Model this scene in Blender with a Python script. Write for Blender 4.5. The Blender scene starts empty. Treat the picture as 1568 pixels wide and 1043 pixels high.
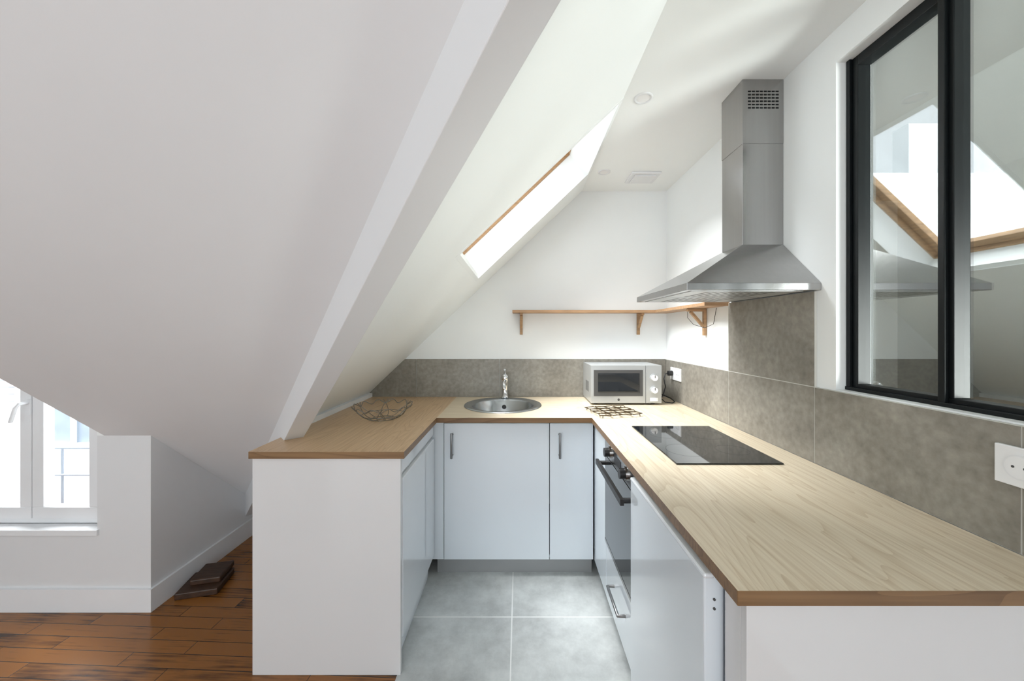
import bpy, math, random
from mathutils import Vector, Matrix
random.seed(4)
scene = bpy.context.scene
scene.view_settings.view_transform = 'Standard'
scene.view_settings.look = 'None'
scene.view_settings.exposure = 0.34

# ------------------------------------------------------------------ constants
H = 1.378; ZC = 2.414; CT = 0.90
YW = 2.698; XR = 1.085; YF = 2.029
YRN = 0.6745; YLN = 1.4545
XLF = -0.458; XRF = 0.403; XL = -1.078
def z1(x): return 1.975 + 0.95 * x
def z2(y): return 2.50 - 0.905 * y
XFLAT = (ZC - 1.975) / 0.95
YFLAT = (2.50 - ZC) / 0.905
def yline(x): return 0.580 - 1.0497 * x
YK = 1.807; XK = -1.82

# ------------------------------------------------------------------ materials
def newmat(name):
    m = bpy.data.materials.new(name); m.use_nodes = True
    nt = m.node_tree
    return m, nt, nt.nodes, nt.links, nt.nodes['Principled BSDF']
def simple(name, col, rough=0.5, metal=0.0, noise=0.0, nscale=8.0, bump=0.0, coat=0.0, stretch=(1,1,1), spec=0.5):
    m, nt, N, L, b = newmat(name)
    b.inputs['Base Color'].default_value = (*col, 1)
    b.inputs['Roughness'].default_value = rough
    b.inputs['Metallic'].default_value = metal
    b.inputs['Coat Weight'].default_value = coat
    b.inputs['Specular IOR Level'].default_value = spec
    tc = N.new('ShaderNodeTexCoord'); mp = N.new('ShaderNodeMapping')
    mp.inputs['Scale'].default_value = stretch
    L.new(tc.outputs['Object'], mp.inputs['Vector'])
    n = N.new('ShaderNodeTexNoise'); n.inputs['Scale'].default_value = nscale
    n.inputs['Detail'].default_value = 5
    L.new(mp.outputs['Vector'], n.inputs['Vector'])
    if noise > 0:
        r = N.new('ShaderNodeValToRGB')
        r.color_ramp.elements[0].position = 0.3; r.color_ramp.elements[1].position = 0.7
        r.color_ramp.elements[0].color = (*[c * (1 - noise) for c in col], 1)
        r.color_ramp.elements[1].color = (*[min(1, c * (1 + noise)) for c in col], 1)
        L.new(n.outputs['Fac'], r.inputs['Fac']); L.new(r.outputs['Color'], b.inputs['Base Color'])
    if bump > 0:
        bp = N.new('ShaderNodeBump'); bp.inputs['Strength'].default_value = bump
        bp.inputs['Distance'].default_value = 0.002
        L.new(n.outputs['Fac'], bp.inputs['Height']); L.new(bp.outputs['Normal'], b.inputs['Normal'])
    return m

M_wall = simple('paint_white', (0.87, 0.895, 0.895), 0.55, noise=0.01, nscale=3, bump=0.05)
M_slope_dim = simple('paint_white_dimmed', (0.72, 0.73, 0.74), 0.6, noise=0.01, nscale=3, bump=0.05)  # white paint darkened: the left side's dimmer light is put into the colour
M_ceil = simple('paint_ceiling', (0.90, 0.925, 0.92), 0.6, noise=0.008, nscale=2)
M_trim = simple('trim_white', (0.80, 0.815, 0.83), 0.35, noise=0.01)
M_cab = simple('cabinet_white_blue_refl', (0.72, 0.78, 0.83), 0.10, noise=0.01, nscale=2, coat=0.6)  # white fronts, their bluish reflection put into the base colour
M_gloss = simple('gloss_white_panel', (0.70, 0.705, 0.71), 0.05, noise=0.008, nscale=2, coat=0.5)
M_appl = simple('appliance_white', (0.78, 0.82, 0.86), 0.08, noise=0.005, coat=0.6)
M_plinth = simple('plinth_grey', (0.30, 0.31, 0.31), 0.4, noise=0.03)
M_steel = simple('brushed_steel', (0.42, 0.415, 0.41), 0.20, 1.0, noise=0.03, nscale=60, stretch=(1, 1, 0.03))
M_steel2 = simple('sink_steel', (0.50, 0.53, 0.55), 0.25, 1.0, noise=0.03, nscale=30)
M_chrome = simple('chrome', (0.75, 0.76, 0.78), 0.07, 1.0)
M_nickel = simple('handle_nickel', (0.27, 0.27, 0.27), 0.35, 1.0, noise=0.02)
M_black = simple('black_metal', (0.004, 0.006, 0.007), 0.4, noise=0.1, spec=0.3)
M_blk = simple('black_plastic', (0.012, 0.012, 0.013), 0.4, noise=0.1)
M_hob = simple('hob_glass', (0.010, 0.012, 0.014), 0.03, coat=0.3, noise=0.02)
M_hobring = simple('hob_marking', (0.06, 0.06, 0.065), 0.15, noise=0.02)
M_ovglass = simple('oven_glass', (0.015, 0.018, 0.022), 0.04, coat=0.5, noise=0.02)
M_silver = simple('microwave_silver', (0.50, 0.52, 0.53), 0.3, 0.5, noise=0.02)
M_dkgrey = simple('dark_grey', (0.07, 0.07, 0.07), 0.4, noise=0.05)
M_plast = simple('socket_white', (0.85, 0.86, 0.87), 0.3, noise=0.005)
M_pine = simple('pine', (0.42, 0.255, 0.13), 0.5, noise=0.2, nscale=14, stretch=(1, 1, 6))
M_shelf = simple('shelf_wood', (0.43, 0.26, 0.14), 0.5, noise=0.15, nscale=10, stretch=(1, 6, 6))
M_bronze = simple('bronze_wire', (0.12, 0.09, 0.055), 0.35, 0.8, noise=0.1)
M_wire = simple('steel_wire', (0.22, 0.21, 0.19), 0.3, 0.9, noise=0.05)
M_oldwood = simple('old_wood', (0.045, 0.020, 0.009), 0.5, noise=0.4, nscale=20, stretch=(1, 4, 4), bump=0.5)
M_facade = simple('facade_render', (0.80, 0.82, 0.83), 0.8, noise=0.06, nscale=3)
M_zinc = simple('zinc', (0.25, 0.30, 0.36), 0.5, noise=0.15, nscale=4)
M_grout = simple('grout', (0.62, 0.62, 0.58), 0.8, noise=0.02)
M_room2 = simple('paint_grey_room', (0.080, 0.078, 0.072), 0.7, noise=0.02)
M_diff = simple('spot_diffuser', (0.85, 0.85, 0.85), 0.3, noise=0.01)

def concrete(name, c1, c2, rough, sc=3.0):
    m, nt, N, L, b = newmat(name)
    tc = N.new('ShaderNodeTexCoord')
    n = N.new('ShaderNodeTexNoise'); n.inputs['Scale'].default_value = sc; n.inputs['Detail'].default_value = 12
    n.inputs['Roughness'].default_value = 0.68; n.inputs['Distortion'].default_value = 0.2
    L.new(tc.outputs['Object'], n.inputs['Vector'])
    r = N.new('ShaderNodeValToRGB')
    r.color_ramp.elements[0].position = 0.33; r.color_ramp.elements[1].position = 0.70
    r.color_ramp.elements[0].color = (*c1, 1); r.color_ramp.elements[1].color = (*c2, 1)
    L.new(n.outputs['Fac'], r.inputs['Fac'])
    n2 = N.new('ShaderNodeTexNoise'); n2.inputs['Scale'].default_value = sc * 16; n2.inputs['Detail'].default_value = 8
    L.new(tc.outputs['Object'], n2.inputs['Vector'])
    mx = N.new('ShaderNodeMix'); mx.data_type = 'RGBA'; mx.blend_type = 'OVERLAY'
    mx.inputs['Factor'].default_value = 0.45
    L.new(r.outputs['Color'], mx.inputs['A']); L.new(n2.outputs['Fac'], mx.inputs['B'])
    L.new(mx.outputs['Result'], b.inputs['Base Color'])
    b.inputs['Roughness'].default_value = rough
    return m
M_splash = concrete('splash_tile', (0.20, 0.183, 0.155), (0.335, 0.318, 0.277), 0.40, 2.6)

def floor_tile():
    m, nt, N, L, b = newmat('floor_tile_grey')
    tc = N.new('ShaderNodeTexCoord')
    mp = N.new('ShaderNodeMapping')
    mp.inputs['Location'].default_value = (0.035 + 0.6, -1.766 + 0.6, 0)
    L.new(tc.outputs['Object'], mp.inputs['Vector'])
    br = N.new('ShaderNodeTexBrick')
    br.offset = 0; br.inputs['Scale'].default_value = 1
    br.inputs['Brick Width'].default_value = 0.6; br.inputs['Row Height'].default_value = 0.6
    br.inputs['Mortar Size'].default_value = 0.003; br.inputs['Mortar Smooth'].default_value = 0.1
    L.new(mp.outputs['Vector'], br.inputs['Vector'])
    n = N.new('ShaderNodeTexNoise'); n.inputs['Scale'].default_value = 3.2; n.inputs['Detail'].default_value = 12
    n.inputs['Roughness'].default_value = 0.72
    L.new(tc.outputs['Object'], n.inputs['Vector'])
    r = N.new('ShaderNodeValToRGB')
    r.color_ramp.elements[0].position = 0.35; r.color_ramp.elements[1].position = 0.65
    r.color_ramp.elements[0].color = (0.42, 0.44, 0.435, 1); r.color_ramp.elements[1].color = (0.70, 0.73, 0.72, 1)
    L.new(n.outputs['Fac'], r.inputs['Fac'])
    mx = N.new('ShaderNodeMix'); mx.data_type = 'RGBA'
    L.new(br.outputs['Fac'], mx.inputs['Factor'])
    L.new(r.outputs['Color'], mx.inputs['A']); mx.inputs['B'].default_value = (0.85, 0.86, 0.85, 1)
    L.new(mx.outputs['Result'], b.inputs['Base Color'])
    b.inputs['Roughness'].default_value = 0.38
    return m
M_tile = floor_tile()

def parquet():
    m, nt, N, L, b = newmat('dark_parquet')
    tc = N.new('ShaderNodeTexCoord')
    mp = N.new('ShaderNodeMapping'); mp.inputs['Rotation'].default_value = (0, 0, math.radians(2.5))
    mp.inputs['Location'].default_value = (0.3, 0.02, 0)
    L.new(tc.outputs['Object'], mp.inputs['Vector'])
    br = N.new('ShaderNodeTexBrick')
    br.inputs['Scale'].default_value = 1; br.offset = 0.37
    br.inputs['Brick Width'].default_value = 0.6; br.inputs['Row Height'].default_value = 0.066
    br.inputs['Mortar Size'].default_value = 0.0014; br.inputs['Bias'].default_value = 0.0
    br.inputs['Color1'].default_value = (0, 0, 0, 1); br.inputs['Color2'].default_value = (1, 1, 1, 1)
    L.new(mp.outputs['Vector'], br.inputs['Vector'])
    mp2 = N.new('ShaderNodeMapping'); mp2.inputs['Scale'].default_value = (3, 60, 1)
    L.new(mp.outputs['Vector'], mp2.inputs['Vector'])
    n = N.new('ShaderNodeTexNoise'); n.inputs['Scale'].default_value = 1.5; n.inputs['Detail'].default_value = 8
    L.new(mp2.outputs['Vector'], n.inputs['Vector'])
    n3 = N.new('ShaderNodeTexNoise'); n3.inputs['Scale'].default_value = 6; n3.inputs['Detail'].default_value = 4
    L.new(mp.outputs['Vector'], n3.inputs['Vector'])
    a = N.new('ShaderNodeMath'); a.operation = 'MULTIPLY_ADD'
    L.new(br.outputs['Color'], a.inputs[0]); a.inputs[1].default_value = 0.5
    L.new(n.outputs['Fac'], a.inputs[2])
    a2 = N.new('ShaderNodeMath'); a2.operation = 'MULTIPLY_ADD'
    L.new(n3.outputs['Fac'], a2.inputs[0]); a2.inputs[1].default_value = 0.6; L.new(a.outputs[0], a2.inputs[2])
    r = N.new('ShaderNodeValToRGB')
    r.color_ramp.elements[0].position = 0.64; r.color_ramp.elements[1].position = 1.25
    r.color_ramp.elements[0].color = (0.018, 0.006, 0.0025, 1)
    r.color_ramp.elements[1].color = (0.26, 0.10, 0.020, 1)
    L.new(a2.outputs[0], r.inputs['Fac'])
    mx = N.new('ShaderNodeMix'); mx.data_type = 'RGBA'
    L.new(br.outputs['Fac'], mx.inputs['Factor']); L.new(r.outputs['Color'], mx.inputs['A'])
    mx.inputs['B'].default_value = (0.006, 0.003, 0.001, 1)
    L.new(mx.outputs['Result'], b.inputs['Base Color'])
    b.inputs['Roughness'].default_value = 0.22
    bp = N.new('ShaderNodeBump'); bp.inputs['Strength'].default_value = 0.25; bp.inputs['Distance'].default_value = 0.002
    bp.invert = True
    L.new(br.outputs['Fac'], bp.inputs['Height']); L.new(bp.outputs['Normal'], b.inputs['Normal'])
    return m
M_parq = parquet()

def oak(name, along, dark, light, k=1.0):
    m, nt, N, L, b = newmat(name)
    tc = N.new('ShaderNodeTexCoord')
    mp = N.new('ShaderNodeMapping')
    mp.inputs['Scale'].default_value = (0.7, 6.0, 3) if along == 'x' else (6.0, 0.7, 3)
    L.new(tc.outputs['Object'], mp.inputs['Vector'])
    n = N.new('ShaderNodeTexNoise'); n.inputs['Scale'].default_value = 0.9; n.inputs['Detail'].default_value = 2
    n.inputs['Distortion'].default_value = 0.4
    L.new(mp.outputs['Vector'], n.inputs['Vector'])
    mu = N.new('ShaderNodeMath'); mu.operation = 'MULTIPLY'; mu.inputs[1].default_value = 24
    L.new(n.outputs['Fac'], mu.inputs[0])
    fr = N.new('ShaderNodeMath'); fr.operation = 'FRACT'; L.new(mu.outputs[0], fr.inputs[0])
    pw = N.new('ShaderNodeMath'); pw.operation = 'POWER'; pw.inputs[1].default_value = 4
    L.new(fr.outputs[0], pw.inputs[0])
    mp2 = N.new('ShaderNodeMapping')
    mp2.inputs['Scale'].default_value = (2, 150, 60) if along == 'x' else (150, 2, 60)
    L.new(tc.outputs['Object'], mp2.inputs['Vector'])
    n2 = N.new('ShaderNodeTexNoise'); n2.inputs['Scale'].default_value = 1; n2.inputs['Detail'].default_value = 3
    L.new(mp2.outputs['Vector'], n2.inputs['Vector'])
    ad = N.new('ShaderNodeMath'); ad.operation = 'MULTIPLY_ADD'
    L.new(pw.outputs[0], ad.inputs[0]); ad.inputs[1].default_value = 0.30 * k; L.new(n2.outputs['Fac'], ad.inputs[2])
    r = N.new('ShaderNodeValToRGB')
    r.color_ramp.elements[0].position = 0.35; r.color_ramp.elements[1].position = 1.05
    r.color_ramp.elements[0].color = (*light, 1); r.color_ramp.elements[1].color = (*dark, 1)
    L.new(ad.outputs[0], r.inputs['Fac']); L.new(r.outputs['Color'], b.inputs['Base Color'])
    b.inputs['Roughness'].default_value = 0.36
    return m
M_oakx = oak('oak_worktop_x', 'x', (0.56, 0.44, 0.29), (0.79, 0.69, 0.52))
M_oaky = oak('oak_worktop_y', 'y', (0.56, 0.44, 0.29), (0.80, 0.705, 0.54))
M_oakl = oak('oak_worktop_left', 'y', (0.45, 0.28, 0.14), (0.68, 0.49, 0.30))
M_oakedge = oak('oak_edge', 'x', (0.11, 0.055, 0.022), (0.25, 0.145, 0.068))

def glassmat(name, refl, tint=(1, 1, 1)):
    m = bpy.data.materials.new(name); m.use_nodes = True
    nt = m.node_tree; N = nt.nodes; L = nt.links
    N.clear()
    out = N.new('ShaderNodeOutputMaterial'); mix = N.new('ShaderNodeMixShader')
    t = N.new('ShaderNodeBsdfTransparent'); g = N.new('ShaderNodeBsdfGlossy')
    t.inputs['Color'].default_value = (*tint, 1)
    g.inputs['Roughness'].default_value = 0.0; g.inputs['Color'].default_value = (0.93, 0.97, 0.97, 1)
    mix.inputs['Fac'].default_value = refl
    L.new(t.outputs[0], mix.inputs[1]); L.new(g.outputs[0], mix.inputs[2]); L.new(mix.outputs[0], out.inputs['Surface'])
    return m
M_glass = glassmat('window_glass', 0.06)
M_glassi = glassmat('partition_glass', 0.28, (0.92, 0.94, 0.92))

# ------------------------------------------------------------------ builder
class B:
    def __init__(s, name):
        s.name = name; s.v = []; s.f = []; s.mi = []; s.sm = []; s.mats = []; s.T = None
    def m(s, mat):
        if mat not in s.mats: s.mats.append(mat)
        return s.mats.index(mat)
    def add(s, verts, faces, mat, smooth=False):
        o = len(s.v); k = s.m(mat)
        for p in verts:
            p = Vector(p)
            if s.T is not None: p = s.T @ p
            s.v.append(tuple(p))
        for f in faces:
            s.f.append([i + o for i in f]); s.mi.append(k); s.sm.append(smooth)
        return s
    def box(s, x0, x1, y0, y1, z0, z1_, mat):
        x0, x1 = sorted((x0, x1)); y0, y1 = sorted((y0, y1)); z0, z1_ = sorted((z0, z1_))
        v = [(x0, y0, z0), (x1, y0, z0), (x1, y1, z0), (x0, y1, z0), (x0, y0, z1_), (x1, y0, z1_), (x1, y1, z1_), (x0, y1, z1_)]
        f = [(3, 2, 1, 0), (4, 5, 6, 7), (0, 1, 5, 4), (1, 2, 6, 5), (2, 3, 7, 6), (3, 0, 4, 7)]
        return s.add(v, f, mat)
    def prism(s, poly, off, mat):
        n = len(poly); off = Vector(off)
        v = [Vector(p) for p in poly] + [Vector(p) + off for p in poly]
        f = [tuple(range(n))[::-1], tuple(range(n, 2 * n))]
        for i in range(n):
            j = (i + 1) % n
            f.append((i, j, n + j, n + i))
        return s.add(v, f, mat)
    def tube(s, pts, r, mat, n=8, closed=False):
        pts = [Vector(p) for p in pts]; N = len(pts); v = []; f = []
        rr = r if isinstance(r, (list, tuple)) else [r] * N
        prev = None
        for i, p in enumerate(pts):
            a = pts[(i - 1) % N] if (closed or i > 0) else p
            c = pts[(i + 1) % N] if (closed or i < N - 1) else p
            t = (c - a).normalized()
            if prev is None:
                up = Vector((0, 0, 1)) if abs(t.z) < 0.9 else Vector((1, 0, 0))
            else: up = prev
            u = (up - t * up.dot(t)).normalized(); w = t.cross(u); prev = u
            for k in range(n):
                an = 2 * math.pi * k / n
                v.append(p + (u * math.cos(an) + w * math.sin(an)) * rr[i])
        M = N if closed else N - 1
        for i in range(M):
            for k in range(n):
                a = i * n + k; b_ = i * n + (k + 1) % n
                c = ((i + 1) % N) * n + (k + 1) % n; d = ((i + 1) % N) * n + k
                f.append((a, b_, c, d))
        s.add(v, f, mat, True)
        if not closed:
            s.add(v[:n], [tuple(range(n))[::-1]], mat); s.add(v[-n:], [tuple(range(n))], mat)
        return s
    def cyl(s, p0, p1, r, mat, n=24): return s.tube([p0, p1], r, mat, n)
    def lathe(s, c, prof, mat, n=48, sm=True):
        v = []; f = []
        for (r, z) in prof:
            for k in range(n):
                a = 2 * math.pi * k / n
                v.append((c[0] + r * math.cos(a), c[1] + r * math.sin(a), c[2] + z))
        for i in range(len(prof) - 1):
            for k in range(n):
                f.append((i * n + k, i * n + (k + 1) % n, (i + 1) * n + (k + 1) % n, (i + 1) * n + k))
        return s.add(v, f, mat, sm)
    def done(s, bevel=0.0, parent=None, seg=2):
        me = bpy.data.meshes.new(s.name)
        me.from_pydata(s.v, [], s.f)
        for m in s.mats: me.materials.append(m)
        for i, p in enumerate(me.polygons):
            p.material_index = s.mi[i]; p.use_smooth = s.sm[i]
        me.update()
        ob = bpy.data.objects.new(s.name, me); scene.collection.objects.link(ob)
        if bevel > 0:
            bv = ob.modifiers.new('bevel', 'BEVEL'); bv.width = bevel; bv.segments = seg
            bv.limit_method = 'ANGLE'; bv.angle_limit = math.radians(50)
        if parent: ob.parent = parent
        return ob
def empty(name):
    e = bpy.data.objects.new(name, None); scene.collection.objects.link(e); e.empty_display_size = 0.1
    return e

# ------------------------------------------------------------------ room shell
YB = -2.6; XLL = -3.6; TH = 0.12
b = B('floor')
XT = -0.60
b.box(XT, XR + 0.1, 1.47, YW, -0.06, 0, M_tile)
b.box(-0.49, XR + 0.1, 1.30, 1.47, -0.06, 0, M_tile)
b.box(XLL, XR + 0.1, YB, 1.30, -0.06, 0, M_parq)
b.box(XLL, -0.49, 1.30, 1.47, -0.06, 0, M_parq)
b.box(XLL, XT, 1.47, YW, -0.06, 0, M_parq)
b.done()
b = B('wall_back'); b.box(-1.95, XR + 0.1, YW, YW + TH, -0.06, 2.55, M_wall); b.done()
WY0, WY1, WZ0, WZ1 = 0.14, 1.2527, 1.18, 2.30
b = B('wall_right')
b.box(XR, XR + TH, YB, YW, -0.06, WZ0, M_wall)
b.box(XR, XR + TH, YB, YW, WZ1, 2.55, M_wall)
b.box(XR, XR + TH, WY1, YW, WZ0, WZ1, M_wall)
b.box(XR, XR + TH, YB, WY0, WZ0, WZ1, M_wall)
b.done()
b = B('ceiling')
b.box(XFLAT, XR + TH, YFLAT, YW, ZC, ZC + 0.06, M_ceil)
b.box(XLL, XR + TH, YB, YFLAT, ZC, ZC + 0.06, M_ceil)
b.done()
b = B('wall_rear')
b.box(XLL, XR + TH, YB - TH, YB, -0.06, 0.5, M_wall)
b.box(XLL, XR + TH, YB - TH, YB, 2.2, 2.5, M_wall)
b.box(XLL, -2.9, YB - TH, YB, 0.5, 2.2, M_wall)
b.box(0.7, XR + TH, YB - TH, YB, 0.5, 2.2, M_wall)
b.done()
b = B('wall_left'); b.box(XLL - TH, XLL, YB, YK + TH, -0.06, 2.5, M_wall); b.done()

SX0, SX1, SY0, SY1 = -0.268, 0.448, 1.635, 2.37
n_k = Vector((-0.95, 0, 1)).normalized()
def kp(x, y): return (x, y, z1(x))
b = B('ceiling_slope_kitchen')
def kq(poly): b.prism([kp(*p) for p in poly], (0, 0, 0.03), M_ceil)
XE = -1.86
kq([(XE, yline(XE)), (SX0, yline(SX0)), (SX0, YW), (XE, YW)])
kq([(SX1, yline(SX1)), (XFLAT, yline(XFLAT)), (XFLAT, YW), (SX1, YW)])
kq([(SX0, yline(SX0)), (SX1, yline(SX1)), (SX1, SY0), (SX0, SY0)])
kq([(SX0, SY1), (SX1, SY1), (SX1, YW), (SX0, YW)])
b.done()
DX0, DX1, DY0 = -3.1, -2.05, 0.70
b = B('ceiling_slope_left')
def lq(poly): b.prism([(x, y, z2(y)) for x, y in poly], (0, 0, 0.03), M_slope_dim)
lq([(XLL, YFLAT), (DX0, YFLAT), (DX0, YK), (XLL, YK)])
lq([(DX0, YFLAT), (DX1, YFLAT), (DX1, DY0), (DX0, DY0)])
lq([(DX1, YFLAT), (XK, YFLAT), (XK, YK), (DX1, YK)])
lq([(XK, YFLAT), (XFLAT, YFLAT), (XK, yline(XK))])
b.done()
b = B('wall_dormer')
zt = z2(DY0)
b.box(DX0, DX1, DY0, YK + TH, zt, zt + 0.05, M_wall)
b.prism([(DX1, DY0, zt), (DX1, YK, zt), (DX1, YK, z2(YK))], (0.02, 0, 0.03), M_wall)
b.prism([(DX0, DY0, zt), (DX0, YK, zt), (DX0, YK, z2(YK))], (-0.02, 0, 0.03), M_wall)
b.done()
VX0, VX1, VZ0, VZ1 = -2.84, -2.085, 0.403, 1.78
b = B('wall_knee')
zk = z2(YK)
b.box(XLL, XK, YK, YK + TH, -0.06, VZ0 - 0.004, M_slope_dim)
b.box(XLL, VX0, YK, YK + TH, VZ0, zk, M_slope_dim)
b.box(VX1, XK, YK, YK + TH, VZ0 - 0.004, zk, M_slope_dim)
b.box(DX0, VX0, YK, YK + TH, zk, zt, M_wall)
b.box(VX1, DX1, YK, YK + TH, zk, zt, M_wall)
b.box(VX0, VX1, YK, YK + TH, VZ1, zt, M_wall)
b.done()
b = B('wall_return')
b.prism([(XK, YK + TH, -0.06), (XK, YW, -0.06), (XK, YW, 0.30), (XK, yline(XK), 0.247), (XK, YK + TH, z2(YK + TH))], (-0.06, 0, 0), M_slope_dim)
b.done()
b = B('baseboard_left')
b.box(XLL, XK + 0.014, YK - 0.014, YK - 0.0002, 0, 0.112, M_trim)
b.done()
b = B('baseboard_return'); b.box(XK + 0.0002, XK + 0.0138, YK - 0.001, YW, 0, 0.1118, M_trim); b.done()
b = B('trim_window_sill'); b.box(VX0, VX1 + 0.01, YK - 0.012, YK + 0.055, VZ0 - 0.03, VZ0, M_trim); b.done(0.003)

d = Vector((1, -1.0497, 0.95)); p = Vector((0.724, 0.690, 0))
uL, uR, hh = -0.040, 0.038, 0.12
b = B('ceiling_valley_beam')
vs = []
for t in (-1.80, 0.462):
    A = Vector((t, yline(t), z1(t)))
    for (u, dz) in ((uL, -hh), (uR, -hh), (uR, 0.07), (uL, 0.07)):
        vs.append(A + p * u + Vector((0, 0, dz)))
b.add(vs, [(0, 1, 5, 4), (1, 2, 6, 5), (2, 3, 7, 6), (3, 0, 4, 7), (3, 2, 1, 0), (4, 5, 6, 7)], M_slope_dim)
b.done(0.002)
b = B('trim_worktop_upstand'); b.box(XL - 0.03, XL, 1.86, YW - 0.012, CT + 0.0, CT + 0.028, M_trim); b.done()

# ------------------------------------------------------------------ skylight
eu = Vector((1, 0, 0.95)).normalized(); ey = Vector((0, 1, 0))
O = Vector((SX0, SY0, z1(SX0)))
T = Matrix(((eu.x, ey.x, n_k.x, O.x), (eu.y, ey.y, n_k.y, O.y), (eu.z, ey.z, n_k.z, O.z), (0, 0, 0, 1)))
LU = (SX1 - SX0) / eu.x; LY = SY1 - SY0
e = empty('window_skylight')
b = B('shaft_lining'); b.T = T
D = 0.172; q = 0.004
b.box(-0.02, q, -0.02, LY + 0.02, -0.001, D, M_wall); b.box(LU - q, LU + 0.02, -0.02, LY + 0.02, -0.001, D, M_wall)
b.box(q, LU - q, -0.02, q, -0.001, D, M_wall); b.box(q, LU - q, LY - q, LY + 0.02, -0.001, D, M_wall)
b.done(parent=e)
b = B('pine_frame'); b.T = T
w = 0.012
b.box(-0.03, w, -0.03, LY + 0.03, D, D + 0.08, M_pine); b.box(LU - w, LU + 0.03, -0.03, LY + 0.03, D, D + 0.08, M_pine)
b.box(w, LU - w, -0.03, w, D, D + 0.08, M_pine); b.box(w, LU - w, LY - w, LY + 0.03, D, D + 0.08, M_pine)
w2 = 0.055
b.box(w, w2, w, LY - w, D + 0.035, D + 0.075, M_pine); b.box(LU - w2, LU - w, w, LY - w, D + 0.035, D + 0.075, M_pine)
b.box(w2, LU - w2, w, w2, D + 0.035, D + 0.075, M_pine); b.box(w2, LU - w2, LY - w2, LY - w, D + 0.035, D + 0.075, M_pine)
b.box(LU - 0.05, LU - 0.02, 0.15, LY - 0.15, D + 0.01, D + 0.025, M_steel)
b.done(0.003, e)
b = B('glass'); b.T = T
b.box(w2 - 0.005, LU - w2 + 0.005, w2 - 0.005, LY - w2 + 0.005, D + 0.055, D + 0.06, M_glass); b.done(parent=e)

# ------------------------------------------------------------------ left window
e = empty('window_left')
b = B('frame')
yw0, yw1 = YK + 0.055, YK + 0.115
fw = 0.045
b.box(VX0, VX1, yw0, yw1, VZ0, VZ0 + fw, M_trim); b.box(VX0, VX1, yw0, yw1, VZ1 - fw, VZ1, M_trim)
b.box(VX0, VX0 + fw, yw0, yw1, VZ0, VZ1, M_trim); b.box(VX1 - fw, VX1, yw0, yw1, VZ0, VZ1, M_trim)
b.done(0.003, e)
xm = (VX0 + VX1) / 2
for nm, a, c in (('casement_1', VX0 + 0.03, xm - 0.002), ('casement_2', xm + 0.002, VX1 - 0.03)):
    b = B(nm); ys0, ys1 = yw0 - 0.015, yw0 + 0.03; sw = 0.058
    z0_, z1_ = VZ0 + 0.03, VZ1 - 0.03
    b.box(a, c, ys0, ys1, z0_, z0_ + sw, M_trim); b.box(a, c, ys0, ys1, z1_ - sw, z1_, M_trim)
    b.box(a, a + sw, ys0, ys1, z0_ + sw, z1_ - sw, M_trim); b.box(c - sw, c, ys0, ys1, z0_ + sw, z1_ - sw, M_trim)
    b.box(a + sw, c - sw, ys0 + 0.02, ys0 + 0.026, z0_ + sw, z1_ - sw, M_glass)
    b.done(0.003, e)
b = B('handle')
hx = xm - 0.01
b.box(hx - 0.014, hx + 0.014, yw0 - 0.023, yw0 - 0.015, 0.96, 1.04, M_trim)
b.tube([(hx, yw0 - 0.02, 1.02), (hx, yw0 - 0.055, 1.02), (hx - 0.012, yw0 - 0.06, 1.00), (hx - 0.035, yw0 - 0.06, 0.93)], 0.008, M_trim, 10)
b.done(0.001, e)
b = B('exterior_building_facade')
b.box(-7.5, -2.6, 4.6, 4.8, -3, 4, M_facade)
for i in range(4):
    x = -6.9 + i * 1.1
    b.box(x, x + 0.55, 4.55, 4.6, 0.0, 1.5, M_zinc)
    b.box(x - 0.06, x + 0.61, 4.5, 4.6, -0.08, 0.0, M_facade)
    b.box(x + 0.25, x + 0.30, 4.52, 4.56, 0.0, 1.5, M_trim)
b.box(-7.5, -2.6, 4.3, 4.6, 1.9, 2.1, M_zinc)
b.done()
b = B('balcony_railing')
for z in (0.42, 0.60): b.tube([(-3.9, 2.45, z), (-2.2, 2.45, z)], 0.009, M_zinc, 8)
for i in range(7): b.tube([(-3.9 + i * 0.28, 2.45, -0.2), (-3.9 + i * 0.28, 2.45, 0.6)], 0.007, M_zinc, 8)
b.done()
b = B('louvered_shutter')
b.box(-3.30, -3.26, 2.2, 2.25, 0.2, 1.9, M_trim); b.box(-3.02, -2.98, 2.2, 2.25, 0.2, 1.9, M_trim)
b.box(-3.26, -3.02, 2.2, 2.25, 0.2, 0.28, M_trim); b.box(-3.26, -3.02, 2.2, 2.25, 1.82, 1.9, M_trim)
for i in range(36): b.prism([(-3.26, 2.2, 0.29 + i * 0.042), (-3.02, 2.2, 0.29 + i * 0.042), (-3.02, 2.24, 0.315 + i * 0.042), (-3.26, 2.24, 0.315 + i * 0.042)], (0, 0, 0.006), M_trim)
b.done()

# ------------------------------------------------------------------ interior window (black steel)
e = empty('window_interior')
fx0, fx1 = XR + 0.042, XR + 0.085
b = B('steel_frame')
ft = 0.036
b.box(fx0, fx1, WY1 - ft, WY1, WZ0, WZ1, M_black); b.box(fx0, fx1, WY0, WY0 + ft, WZ0, WZ1, M_black)
b.box(fx0, fx1, WY0 + ft, WY1 - ft, WZ0, WZ0 + 0.024, M_black); b.box(fx0, fx1, WY0 + ft, WY1 - ft, WZ1 - 0.034, WZ1, M_black)
b.box(fx0 - 0.012, fx0, WY0, WY1, WZ0, WZ0 + 0.012, M_black)
for yc in (0.965, 0.70, 0.43):
    b.box(fx0, fx1, yc - 0.017, yc + 0.017, WZ0 + 0.024, WZ1 - 0.034, M_black)
    b.box(fx0 - 0.012, fx0, yc - 0.006, yc + 0.010, WZ0 + 0.012, WZ1 - 0.02, M_black)
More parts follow.
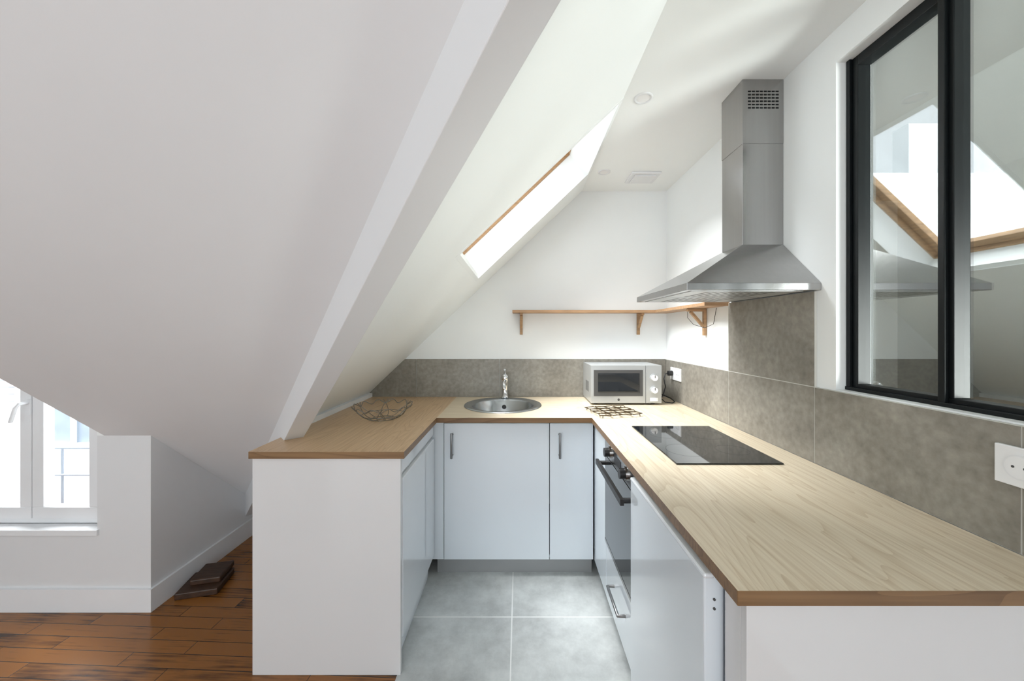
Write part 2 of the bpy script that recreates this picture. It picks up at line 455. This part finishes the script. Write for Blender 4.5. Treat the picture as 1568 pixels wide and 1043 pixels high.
b.box(fx0 - 0.010, fx0, WY1 - 0.016, WY1 - 0.003, WZ0 + 0.012, WZ1, M_black)
b.done(0.0015, e)
b = B('glass'); 
b.box(fx0 + 0.022, fx0 + 0.026, WY0 + 0.02, WY1 - 0.02, WZ0 + 0.02, WZ1 - 0.02, M_glassi); b.done(parent=e)
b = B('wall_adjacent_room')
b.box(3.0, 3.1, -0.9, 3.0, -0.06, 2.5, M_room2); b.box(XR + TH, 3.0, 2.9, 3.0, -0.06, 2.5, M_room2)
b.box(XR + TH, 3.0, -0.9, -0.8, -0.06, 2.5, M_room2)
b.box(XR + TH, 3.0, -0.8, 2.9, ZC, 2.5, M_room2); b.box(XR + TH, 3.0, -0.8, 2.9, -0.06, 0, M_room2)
b.done()

# ------------------------------------------------------------------ worktop
e = empty('kitchen_countertop')
ctb = CT - 0.028
YWc = YW - 0.0115; XRc = XR - 0.0115
SC = (-0.106, 2.385); SR = 0.238
b = B('back_section')
x0, x1, y0, y1 = XLF, XRF, YF, YWc
angs = [2 * math.pi * k / 64 for k in range(64)]
for cx, cy in ((x0, y0), (x1, y0), (x1, y1), (x0, y1)): angs.append(math.atan2(cy - SC[1], cx - SC[0]) % (2 * math.pi))
angs = sorted(set(round(a, 6) for a in angs)); n = len(angs)
inn, out_ = [], []
for a in angs:
    c, s_ = math.cos(a), math.sin(a); ts = []
    if c > 1e-9: ts.append((x1 - SC[0]) / c)
    if c < -1e-9: ts.append((x0 - SC[0]) / c)
    if s_ > 1e-9: ts.append((y1 - SC[1]) / s_)
    if s_ < -1e-9: ts.append((y0 - SC[1]) / s_)
    t = min(ts); out_.append((SC[0] + c * t, SC[1] + s_ * t)); inn.append((SC[0] + c * SR, SC[1] + s_ * SR))
V = [(*q, CT) for q in inn] + [(*q, CT) for q in out_] + [(*q, ctb) for q in inn] + [(*q, ctb) for q in out_]
Ft, Fe = [], []
for i in range(n):
    j = (i + 1) % n
    Ft += [(i, n + i, n + j, j), (2 * n + i, 2 * n + j, 3 * n + j, 3 * n + i), (i, j, 2 * n + j, 2 * n + i)]
    Fe.append((n + i, 3 * n + i, 3 * n + j, n + j))
b.add(V, Ft, M_oakx); b.add(V, Fe, M_oakedge)
b.done(parent=e)
def slab(nm, x0, x1, y0, y1, mt):
    b = B(nm)
    v = [(x0, y0, ctb), (x1, y0, ctb), (x1, y1, ctb), (x0, y1, ctb), (x0, y0, CT), (x1, y0, CT), (x1, y1, CT), (x0, y1, CT)]
    b.add(v, [(3, 2, 1, 0), (4, 5, 6, 7)], mt)
    b.add(v, [(0, 1, 5, 4), (1, 2, 6, 5), (2, 3, 7, 6), (3, 0, 4, 7)], M_oakedge)
    b.done(0.0015, e)
slab('right_section', XRF, XRc, YRN, YWc, M_oaky)
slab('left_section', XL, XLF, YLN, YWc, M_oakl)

# ------------------------------------------------------------------ backsplash
ZT = 1.176; tt = 0.010; g = 0.0017
b = B('tile_backsplash')
b.prism([(-1.10, YW - 0.006, CT), (XR - tt, YW - 0.006, CT), (XR - tt, YW - 0.006, ZT), (-0.845, YW - 0.006, ZT), (-1.10, YW - 0.006, 0.928)], (0, 0.0055, 0), M_grout)
b.prism([(-1.10, YW - tt, CT), (-0.756 - g, YW - tt, CT), (-0.756 - g, YW - tt, ZT), (-0.845, YW - tt, ZT), (-1.10, YW - tt, 0.928)], (0, 0.005, 0), M_splash)
for a, c in ((-0.756, -0.145), (-0.145, 0.482), (0.482, XR - tt)):
    b.box(a + g, c - g, YW - tt, YW - 0.004, CT + g, ZT, M_splash)
b.done()
b = B('tile_backsplash')
b.box(XR - 0.0088, XR - 0.0005, -1.0, YW - 0.0005, CT, ZT, M_grout)
b.box(XR - 0.0088, XR - 0.0005, 1.332, 1.881, ZT, 1.525, M_grout)
js = [YW - tt, 2.43, 1.881, 1.332, 0.783, 0.234, -0.315, -0.9]
for i in range(len(js) - 1):
    b.box(XR - tt, XR - 0.004, js[i + 1] + g, js[i] - g, CT + g, ZT - g, M_splash)
b.box(XR - tt, XR - 0.004, 1.332 + g, 1.881 - g, ZT + g, 1.525, M_splash)
b.done()

# ------------------------------------------------------------------ cabinets
def bar_handle_v(b, x, y, z0, z1_, nrm):
    nx, ny = nrm; o = 0.028
    b.tube([(x, y, z0 + 0.012), (x + nx * o, y + ny * o, z0), (x + nx * o, y + ny * o, z1_), (x, y, z1_ - 0.012)], 0.0065, M_nickel, 10)
e = empty('base_cabinet_sink')
YD = YF + 0.022
b = B('carcass')
b.box(XLF + 0.004, XLF + 0.02, YD + 0.02, YW - 0.02, 0.1, ctb - 0.002, M_cab)
b.box(XRF - 0.02, XRF - 0.004, YD + 0.02, YW - 0.02, 0.1, ctb - 0.002, M_cab)
b.box(XLF - 0.05, -0.424, YD + 0.003, YD + 0.019, 0.1, ctb - 0.002, M_cab)
b.box(XLF + 0.02, XRF - 0.02, YD + 0.02, YW - 0.02, 0.1, 0.116, M_cab)
b.done(parent=e)
b = B('door_left'); b.box(-0.421, 0.168, YD, YD + 0.018, 0.100, ctb - 0.008, M_cab); bar_handle_v(b, -0.375, YD, 0.675, 0.815, (0, -1)); b.done(0.0015, e)
b = B('door_right'); b.box(0.172, XRF + 0.012, YD, YD + 0.018, 0.100, ctb - 0.008, M_cab); bar_handle_v(b, 0.226, YD, 0.675, 0.815, (0, -1)); b.done(0.0015, e)
b = B('plinth'); b.box(XLF - 0.01, XRF + 0.012, YD + 0.045, YD + 0.06, 0, 0.098, M_plinth); b.done(parent=e)

b = B('peninsula_end_panel')
b.box(XL + 0.008, XLF - 0.018, YLN + 0.012, YLN + 0.030, 0.0, ctb - 0.001, M_gloss)
b.done(0.001)
b = B('peninsula_back_panel')
b.box(XL + 0.008, XL + 0.024, YLN + 0.031, YW - 0.02, 0.0, ctb - 0.03, M_gloss); b.done()
e = empty('dishwasher')
b = B('body'); b.box(-1.02, XLF - 0.045, YLN + 0.035, 2.02, 0.03, ctb - 0.03, M_appl)
b.box(-1.0, XLF - 0.07, YLN + 0.05, 2.0, 0.0, 0.03, M_plinth); b.done(parent=e)
b = B('front')
xf = XLF - 0.016
b.box(xf - 0.028, xf, YLN + 0.036, 2.040, 0.13, 0.782, M_appl)
b.box(xf - 0.028, xf - 0.004, YLN + 0.036, 2.040, 0.800, ctb - 0.006, M_appl)
b.box(xf - 0.028, xf - 0.014, YLN + 0.04, 2.036, 0.778, 0.803, M_silver)
b.box(xf - 0.055, xf - 0.035, YLN + 0.04, 2.04, 0.0, 0.12, M_appl)
b.done(0.004, e)

XD = XRF + 0.018
e = empty('base_cabinet_corner')
b = B('filler_panel'); b.box(XD, XD + 0.018, 1.772, YD - 0.004, 0.1, ctb - 0.004, M_cab); b.done(0.001, e)
b = B('carcass'); b.box(XD + 0.02, XR - 0.02, 1.775, YW - 0.02, 0.1, 0.80, M_cab); b.done(parent=e)
b = B('plinth'); b.box(XD + 0.045, XD + 0.06, 1.772, 2.09, 0, 0.098, M_plinth); b.done(parent=e)

e = empty('built_in_oven')
oy0, oy1 = 1.318, 1.768
b = B('body'); b.box(XD + 0.02, XR - 0.04, oy0 + 0.01, oy1 - 0.01, 0.37, 0.862, M_dkgrey); b.done(parent=e)
b = B('control_panel')
b.box(XD - 0.006, XD + 0.02, oy0, oy1, 0.79, 0.866, M_steel)
for yk in (oy0 + 0.10, oy1 - 0.10):
    b.cyl((XD - 0.006, yk, 0.828), (XD - 0.014, yk, 0.828), 0.026, M_steel)
    b.cyl((XD - 0.012, yk, 0.828), (XD - 0.034, yk, 0.828), 0.020, M_blk)
b.box(XD - 0.0075, XD - 0.006, (oy0 + oy1) / 2 - 0.05, (oy0 + oy1) / 2 + 0.05, 0.81, 0.845, M_blk)
b.done(0.001, e)
b = B('door')
b.box(XD - 0.006, XD + 0.018, oy0, oy1, 0.37, 0.785, M_ovglass)
b.box(XD - 0.0075, XD - 0.006, oy0, oy1, 0.37, 0.385, M_steel)
b.tube([(XD, oy0 + 0.03, 0.755), (XD - 0.045, oy0 + 0.03, 0.755)], 0.010, M_blk, 12)
b.tube([(XD, oy1 - 0.03, 0.755), (XD - 0.045, oy1 - 0.03, 0.755)], 0.010, M_blk, 12)
b.box(XD - 0.054, XD - 0.040, oy0 + 0.01, oy1 - 0.01, 0.745, 0.768, M_blk)
b.done(0.002, e)
b = B('oven_drawer')
b.box(XD, XD + 0.018, oy0, oy1, 0.10, 0.362, M_cab)
ya, yb = 1.45, 1.62
b.tube([(XD, ya, 0.25), (XD - 0.03, ya, 0.25), (XD - 0.03, yb, 0.25), (XD, yb, 0.25)], 0.0065, M_nickel, 10)
b.box(XD + 0.045, XD + 0.06, oy0, oy1, 0, 0.098, M_plinth)
b.done(0.001)

e = empty('undercounter_fridge')
b = B('body'); b.box(XD + 0.03, XR - 0.03, 0.775, 1.312, 0.02, 0.855, M_appl)
b.box(XD + 0.06, XR - 0.05, 0.79, 1.30, 0.0, 0.02, M_plinth); b.done(0.002, e)
b = B('door'); b.box(XD - 0.022, XD + 0.022, 0.790, 1.312, 0.06, 0.85, M_cab)
b.box(XD - 0.023, XD + 0.0, 0.787, 1.314, 0.845, 0.856, M_appl)
for z in (0.80, 0.78): b.cyl((XD, 0.790, z), (XD, 0.788, z), 0.003, M_dkgrey, 10)
b.done(0.004, e)
b = B('counter_end_panel')
b.box(XD + 0.012, XR - 0.002, YRN + 0.022, YRN + 0.04, 0.0, ctb - 0.001, M_gloss)
b.box(XD + 0.012, XD + 0.05, YRN + 0.041, 0.77, 0.0, ctb - 0.001, M_gloss)
b.done(0.001)

# ------------------------------------------------------------------ hob
b = B('ceramic_hob')
hx0, hx1, hy0, hy1 = 0.564, 0.950, 1.312, 1.833
b.box(hx0, hx1, hy0, hy1, CT + 0.0005, CT + 0.006, M_hob)
for cx, cy, r in ((0.665, 1.46, 0.075), (0.85, 1.46, 0.06), (0.665, 1.68, 0.06), (0.85, 1.68, 0.075)):
    b.lathe((cx, cy, CT + 0.0062), [(r, 0), (r + 0.0012, 0)], M_hobring)
b.done(0.0015)

# ------------------------------------------------------------------ hood
e = empty('range_hood')
cx0, cy0, cy1 = 0.602, 1.312, 1.872; dx0, dy0, dy1 = 0.916, 1.4997, 1.655
XRw = XR - 0.001
b = B('canopy')
b.box(cx0, XRw, cy0, cy1, 1.528, 1.553, M_steel)
v = [(cx0, cy0, 1.553), (XRw, cy0, 1.553), (XRw, cy1, 1.553), (cx0, cy1, 1.553),
     (dx0, dy0, 1.735), (XRw, dy0, 1.735), (XRw, dy1, 1.735), (dx0, dy1, 1.735)]
b.add(v, [(0, 1, 5, 4), (1, 2, 6, 5), (2, 3, 7, 6), (3, 0, 4, 7), (4, 5, 6, 7)], M_steel)
b.box(cx0 + 0.03, XRw - 0.04, cy0 + 0.03, (cy0 + cy1) / 2 - 0.01, 1.526, 1.529, M_silver)
b.box(cx0 + 0.03, XRw - 0.04, (cy0 + cy1) / 2 + 0.01, cy1 - 0.03, 1.526, 1.529, M_silver)
for k in range(9):
    for ys, ye in ((cy0 + 0.05, (cy0 + cy1) / 2 - 0.03), ((cy0 + cy1) / 2 + 0.03, cy1 - 0.05)):
        b.box(cx0 + 0.10 + k * 0.03, cx0 + 0.112 + k * 0.03, ys, ye, 1.5255, 1.527, M_dkgrey)
b.done(0.0015, e)
b = B('duct')
b.box(dx0, XRw, dy0, dy1, 2.15, ZC - 0.0005, M_steel)
b.box(dx0 + 0.0015, XRw, dy0 + 0.0015, dy1 - 0.0015, 1.735, 2.15, M_steel)
for r in range(6):
    for c in range(8):
        xx = dx0 + 0.022 + c * 0.0162
        b.box(xx, xx + 0.0125, dy0 - 0.0006, dy0 + 0.001, 2.293 + r * 0.0135, 2.2995 + r * 0.0135, M_black)
b.done(0.0005, e)

# ------------------------------------------------------------------ sink + tap
b = B('round_sink')
R = 0.252
prof = [(R, 0.001), (R - 0.003, 0.006), (R - 0.02, 0.007), (R - 0.026, 0.003), (0.205, 0.002), (0.197, -0.006), (0.185, -0.10), (0.165, -0.15), (0.12, -0.165), (0.03, -0.170), (0.0, -0.170)]
b.lathe((SC[0], SC[1], CT), prof, M_steel2, 64)
b.lathe((SC[0], SC[1], CT - 0.169), [(0.04, 0), (0.038, 0.003), (0.025, 0.002), (0.0, 0.001)], M_dkgrey, 32)
b.cyl((SC[0], SC[1] + 0.193, CT - 0.05), (SC[0], SC[1] + 0.185, CT - 0.052), 0.015, M_dkgrey)
b.done()
b = B('mixer_tap')
tx, ty = SC[0] + 0.005, 2.612
zb = CT + 0.007
b.lathe((tx, ty, zb), [(0.0, 0), (0.027, 0), (0.027, 0.008), (0.021, 0.014), (0.0195, 0.06), (0.0195, 0.115), (0.024, 0.125), (0.024, 0.155), (0.018, 0.166), (0.0, 0.168)], M_chrome, 32)
b.tube([(tx, ty, zb + 0.085), (tx, ty - 0.03, zb + 0.105), (tx, ty - 0.10, zb + 0.125), (tx, ty - 0.165, zb + 0.125), (tx, ty - 0.182, zb + 0.112), (tx, ty - 0.183, zb + 0.095)], [0.014, 0.0135, 0.012, 0.012, 0.012, 0.012], M_chrome, 16)
b.tube([(tx, ty, zb + 0.16), (tx, ty - 0.012, zb + 0.178), (tx + 0.002, ty - 0.05, zb + 0.198), (tx + 0.002, ty - 0.09, zb + 0.208)], [0.012, 0.009, 0.006, 0.007], M_chrome, 12)
b.done()

# ------------------------------------------------------------------ microwave
b = B('microwave')
mx0, mx1, my0, my1, mz0, mz1 = 0.468, 0.928, 2.383, 2.672, 0.913, 1.158
b.box(mx0, mx1, my0 + 0.018, my1, mz0, mz1, M_silver)
b.box(mx0, mx0 + 0.355, my0, my0 + 0.017, mz0, mz1, M_silver)
b.box(mx0 + 0.358, mx1, my0, my0 + 0.017, mz0, mz1, M_silver)
b.box(mx0 + 0.018, mx0 + 0.338, my0 - 0.002, my0 + 0.001, mz0 + 0.045, mz1 - 0.03, M_dkgrey)
b.box(mx0 + 0.045, mx0 + 0.315, my0 - 0.004, my0 - 0.001, mz0 + 0.07, mz1 - 0.05, M_ovglass)
for z in (mz0 + 0.165, mz0 + 0.085):
    b.cyl((mx0 + 0.41, my0, z), (mx0 + 0.41, my0 - 0.006, z), 0.027, M_silver)
    b.cyl((mx0 + 0.41, my0 - 0.005, z), (mx0 + 0.41, my0 - 0.022, z), 0.019, M_plast)
    b.box(mx0 + 0.408, mx0 + 0.412, my0 - 0.0235, my0 - 0.021, z, z + 0.018, M_dkgrey)
b.box(mx0 + 0.385, mx0 + 0.435, my0 - 0.004, my0, mz0 + 0.012, mz0 + 0.034, M_plast)
b.cyl((mx0 + 0.18, my0, mz0 + 0.022), (mx0 + 0.18, my0 - 0.002, mz0 + 0.022), 0.008, M_dkgrey)
for xx in (mx0 + 0.04, mx1 - 0.04):
    for yy in (my0 + 0.05, my1 - 0.04): b.cyl((xx, yy, CT), (xx, yy, mz0), 0.014, M_blk, 16)
for k in range(8): b.box(mx0 - 0.0006, mx0 + 0.001, my0 + 0.08 + k * 0.014, my0 + 0.086 + k * 0.014, mz0 + 0.06, mz0 + 0.13, M_dkgrey)
b.done(0.0025)

# ------------------------------------------------------------------ sockets & cable
def socket(nm, y0, y1, z0, z1_, cells):
    b = B(nm); xs = XR - tt
    b.box(xs - 0.009, xs, y0, y1, z0, z1_, M_plast)
    wdt = (y1 - y0) / cells
    for i in range(cells):
        yc = y0 + wdt * (i + 0.5); zc = (z0 + z1_) / 2
        r = min(wdt, z1_ - z0) * 0.28
        b.cyl((xs - 0.009, yc, zc), (xs - 0.0105, yc, zc), r * 1.15, M_trim, 32)
        b.cyl((xs - 0.0105, yc, zc), (xs - 0.011, yc, zc), r, M_plast, 32)
        for s_ in (-1, 1): b.cyl((xs - 0.011, yc + s_ * 0.0095, zc), (xs - 0.0115, yc + s_ * 0.0095, zc), 0.0028, M_dkgrey, 10)
    return b
b = socket('wall_socket', 2.42, 2.58, 1.045, 1.13, 2)
b.done(0.002)
b = B('power_cable')
xs = XR - tt - 0.012
b.cyl((xs, 2.54, 1.09), (xs - 0.03, 2.54, 1.09), 0.018, M_blk, 16)
b.tube([(xs - 0.03, 2.54, 1.09), (xs - 0.05, 2.54, 1.085), (xs - 0.06, 2.535, 1.05), (xs - 0.055, 2.52, 1.0), (xs - 0.075, 2.5, 0.96), (xs - 0.10, 2.48, 0.925),
        (xs - 0.09, 2.44, 0.908), (xs - 0.05, 2.42, 0.906), (xs - 0.02, 2.45, 0.908), (xs - 0.03, 2.5, 0.925), (xs - 0.09, 2.54, 0.95), (mx1 + 0.003, 2.56, 0.96)], 0.0035, M_blk, 8)
b.done()
socket('wall_socket', 0.737, 0.821, 1.045, 1.13, 1).done(0.002)

# ------------------------------------------------------------------ shelf
e = empty('wall_shelf')
b = B('boards')
sz0, sz1 = 1.512, 1.530; sd = 0.13
b.box(-0.048, XR - 0.001, YW - sd, YW - 0.001, sz0, sz1, M_shelf)
b.box(XR - sd, XR - 0.001, 1.885, YW - sd - 0.001, sz0, sz1, M_shelf)
b.done(0.001, e)
def bracket(nm, q, dirv):
    b = B(nm); q = Vector(q); dv = Vector(dirv); sdv = Vector((dv.y, -dv.x, 0)) * 0.01
    def bar(a, c, th):
        a = Vector(a); c = Vector(c); t = (c - a).normalized(); up = t.cross(sdv).normalized() * th / 2
        v = [a - sdv - up, a + sdv - up, a + sdv + up, a - sdv + up, c - sdv - up, c + sdv - up, c + sdv + up, c - sdv + up]
        b.add(v, [(3, 2, 1, 0), (4, 5, 6, 7), (0, 1, 5, 4), (1, 2, 6, 5), (2, 3, 7, 6), (3, 0, 4, 7)], M_pine)
    bar(q + dv * 0.009, q + dv * 0.009 - Vector((0, 0, 0.155)), 0.016)
    bar(q + dv * 0.018 - Vector((0, 0, 0.008)), q + dv * 0.11 - Vector((0, 0, 0.008)), 0.016)
    bar(q + dv * 0.018 - Vector((0, 0, 0.10)), q + dv * 0.09 - Vector((0, 0, 0.017)), 0.014)
    b.done(0.001, e)
bracket('bracket_1', (0.015, YW - 0.002, sz0 - 0.001), (0, -1, 0))
bracket('bracket_2', (0.875, YW - 0.002, sz0 - 0.001), (0, -1, 0))
bracket('bracket_3', (XR - 0.002, 2.12, sz0 - 0.001), (-1, 0, 0))
b = B('hanging_cord')
b.tube([(XR - 0.09, 2.16, 1.508), (XR - 0.095, 2.15, 1.46), (XR - 0.07, 2.13, 1.42), (XR - 0.03, 2.08, 1.40), (XR - 0.012, 2.02, 1.42), (XR - 0.006, 2.0, 1.508)], 0.0015, M_blk, 6)
b.done(parent=e)

# ------------------------------------------------------------------ ceiling fittings
for (x, y, r) in ((0.55, 1.62, 0.037), (0.55, 2.37, 0.037)):
    b = B('recessed_downlight')
    b.lathe((x, y, ZC), [(r + 0.004, 0.0), (r + 0.003, -0.004), (r - 0.006, -0.005), (r - 0.008, -0.001)], M_trim, 32)
    b.lathe((x, y, ZC), [(r - 0.008, -0.002), (0, -0.002)], M_diff, 32)
    b.done()
b = B('ceiling_air_vent')
b.box(0.73, 0.92, 2.36, 2.53, ZC - 0.012, ZC, M_trim)
b.box(0.755, 0.895, 2.385, 2.505, ZC - 0.022, ZC - 0.012, M_trim)
b.done(0.003)

# ------------------------------------------------------------------ wire fruit bowl
b = B('wire_fruit_bowl')
cx, cy = -0.745, 2.00; r0, r1, hb = 0.06, 0.158, 0.078
def bowl_pt(a, t):
    r = r0 + (r1 - r0) * t; z = CT + 0.004 + hb * (t ** 1.7)
    return (cx + r * math.cos(a), cy + r * math.sin(a), z)
NR = 12; wr = 0.0019
for t in (0.0, 0.5):
    b.tube([bowl_pt(2 * math.pi * k / 48, t) for k in range(48)], wr, M_wire, 6, closed=True)
rim = []
for k in range(96):
    a = 2 * math.pi * k / 96
    q = bowl_pt(a, 0.92 + 0.08 * math.cos(a * NR)); rim.append(q)
b.tube(rim, 0.0023, M_wire, 6, closed=True)
for k in range(NR):
    a = 2 * math.pi * k / NR
    b.tube([bowl_pt(a + 0.35 * t * t * (1 if k % 2 else -1), t) for t in [i / 8 for i in range(9)]], wr, M_wire, 6)
for k in range(3):
    a = math.pi * k / 3
    b.tube([bowl_pt(a, 0), (cx, cy, CT + 0.004), bowl_pt(a + math.pi, 0)], wr, M_wire, 6)
b.done()

b = B('wire_trivet')
Tm = Matrix.Translation((0.548, 2.15, CT)) @ Matrix.Rotation(math.radians(12), 4, 'Z') @ Matrix.Scale(0.87, 4)
b.T = Tm
zz = 0.018
def sq(x, y, w_, h_, a):
    c, s_ = math.cos(a), math.sin(a); P = []
    for u, v_ in ((-w_, -h_), (w_, -h_), (w_, h_), (-w_, h_)):
        P.append((x + u * c - v_ * s_, y + u * s_ + v_ * c, zz))
    for i in range(4): b.tube([P[i], P[(i + 1) % 4]], 0.003, M_bronze, 6)
    return P
for i in range(4):
    for j in range(4):
        sq(-0.105 + i * 0.07, -0.105 + j * 0.07, 0.036, 0.030, 0.25 if (i + j) % 2 else -0.3)
for i in (-0.13, 0.13):
    for j in (-0.13, 0.13): b.tube([(i, j, 0.001), (i * 0.98, j * 0.98, zz)], 0.003, M_bronze, 6)
b.done()

b = B('old_wood_block')
b.T = Matrix.Translation((-1.69, 1.98, 0)) @ Matrix.Rotation(math.radians(14), 4, 'Z')
b.box(-0.10, 0.09, -0.09, 0.09, 0.0, 0.035, M_oldwood)
b.box(-0.06, 0.08, -0.04, 0.11, 0.035, 0.065, M_oldwood)
b.done(0.006)

# ------------------------------------------------------------------ lights
def area(nm, loc, target, sx, sy, e_, col=(1, 1, 1)):
    l = bpy.data.lights.new(nm, 'AREA'); l.shape = 'RECTANGLE'; l.size = sx; l.size_y = sy; l.energy = e_; l.color = col
    o = bpy.data.objects.new(nm, l); o.location = loc
    o.rotation_euler = (Vector(target) - Vector(loc)).to_track_quat('-Z', 'Y').to_euler()
    scene.collection.objects.link(o); return o
area('rear_fill_area', (-1.1, YB + 0.02, 1.35), (-1.1, 3, 1.35), 3.5, 1.65, 30, (0.96, 0.985, 1.0))  # soft fill added behind the camera at an unseen rear opening
area('adjacent_room_fill', (2.8, -0.55, 1.10), (-0.3, 1.9, 1.80), 0.9, 1.2, 230, (0.98, 1.0, 1.0))  # unseen fill added next door to brighten the kitchen slope through the glass
sl = bpy.data.lights.new('hazy_sun', 'SUN'); sl.energy = 22.0; sl.angle = math.radians(60); sl.color = (0.97, 0.99, 1.0)
so = bpy.data.objects.new('hazy_sun', sl); so.location = (-3, 2, 6)
so.rotation_euler = Vector((0.50, 0.0, -0.85)).to_track_quat('-Z', 'Y').to_euler(); scene.collection.objects.link(so)
w = bpy.data.worlds.new('World'); scene.world = w; w.use_nodes = True
bg = w.node_tree.nodes['Background']
bg.inputs['Color'].default_value = (0.88, 0.94, 1.0, 1); bg.inputs['Strength'].default_value = 1.7

# ------------------------------------------------------------------ camera
cam = bpy.data.cameras.new('camera'); co = bpy.data.objects.new('camera', cam)
scene.collection.objects.link(co)
co.location = (0, 0, H); co.rotation_euler = (math.radians(90), 0, 0)
cam.sensor_width = 36; cam.lens = 560 / 1568 * 36
cam.shift_x = -(795 - 784) / 1568; cam.shift_y = -(521.5 - 508) / 1568
cam.clip_start = 0.01
scene.camera = co
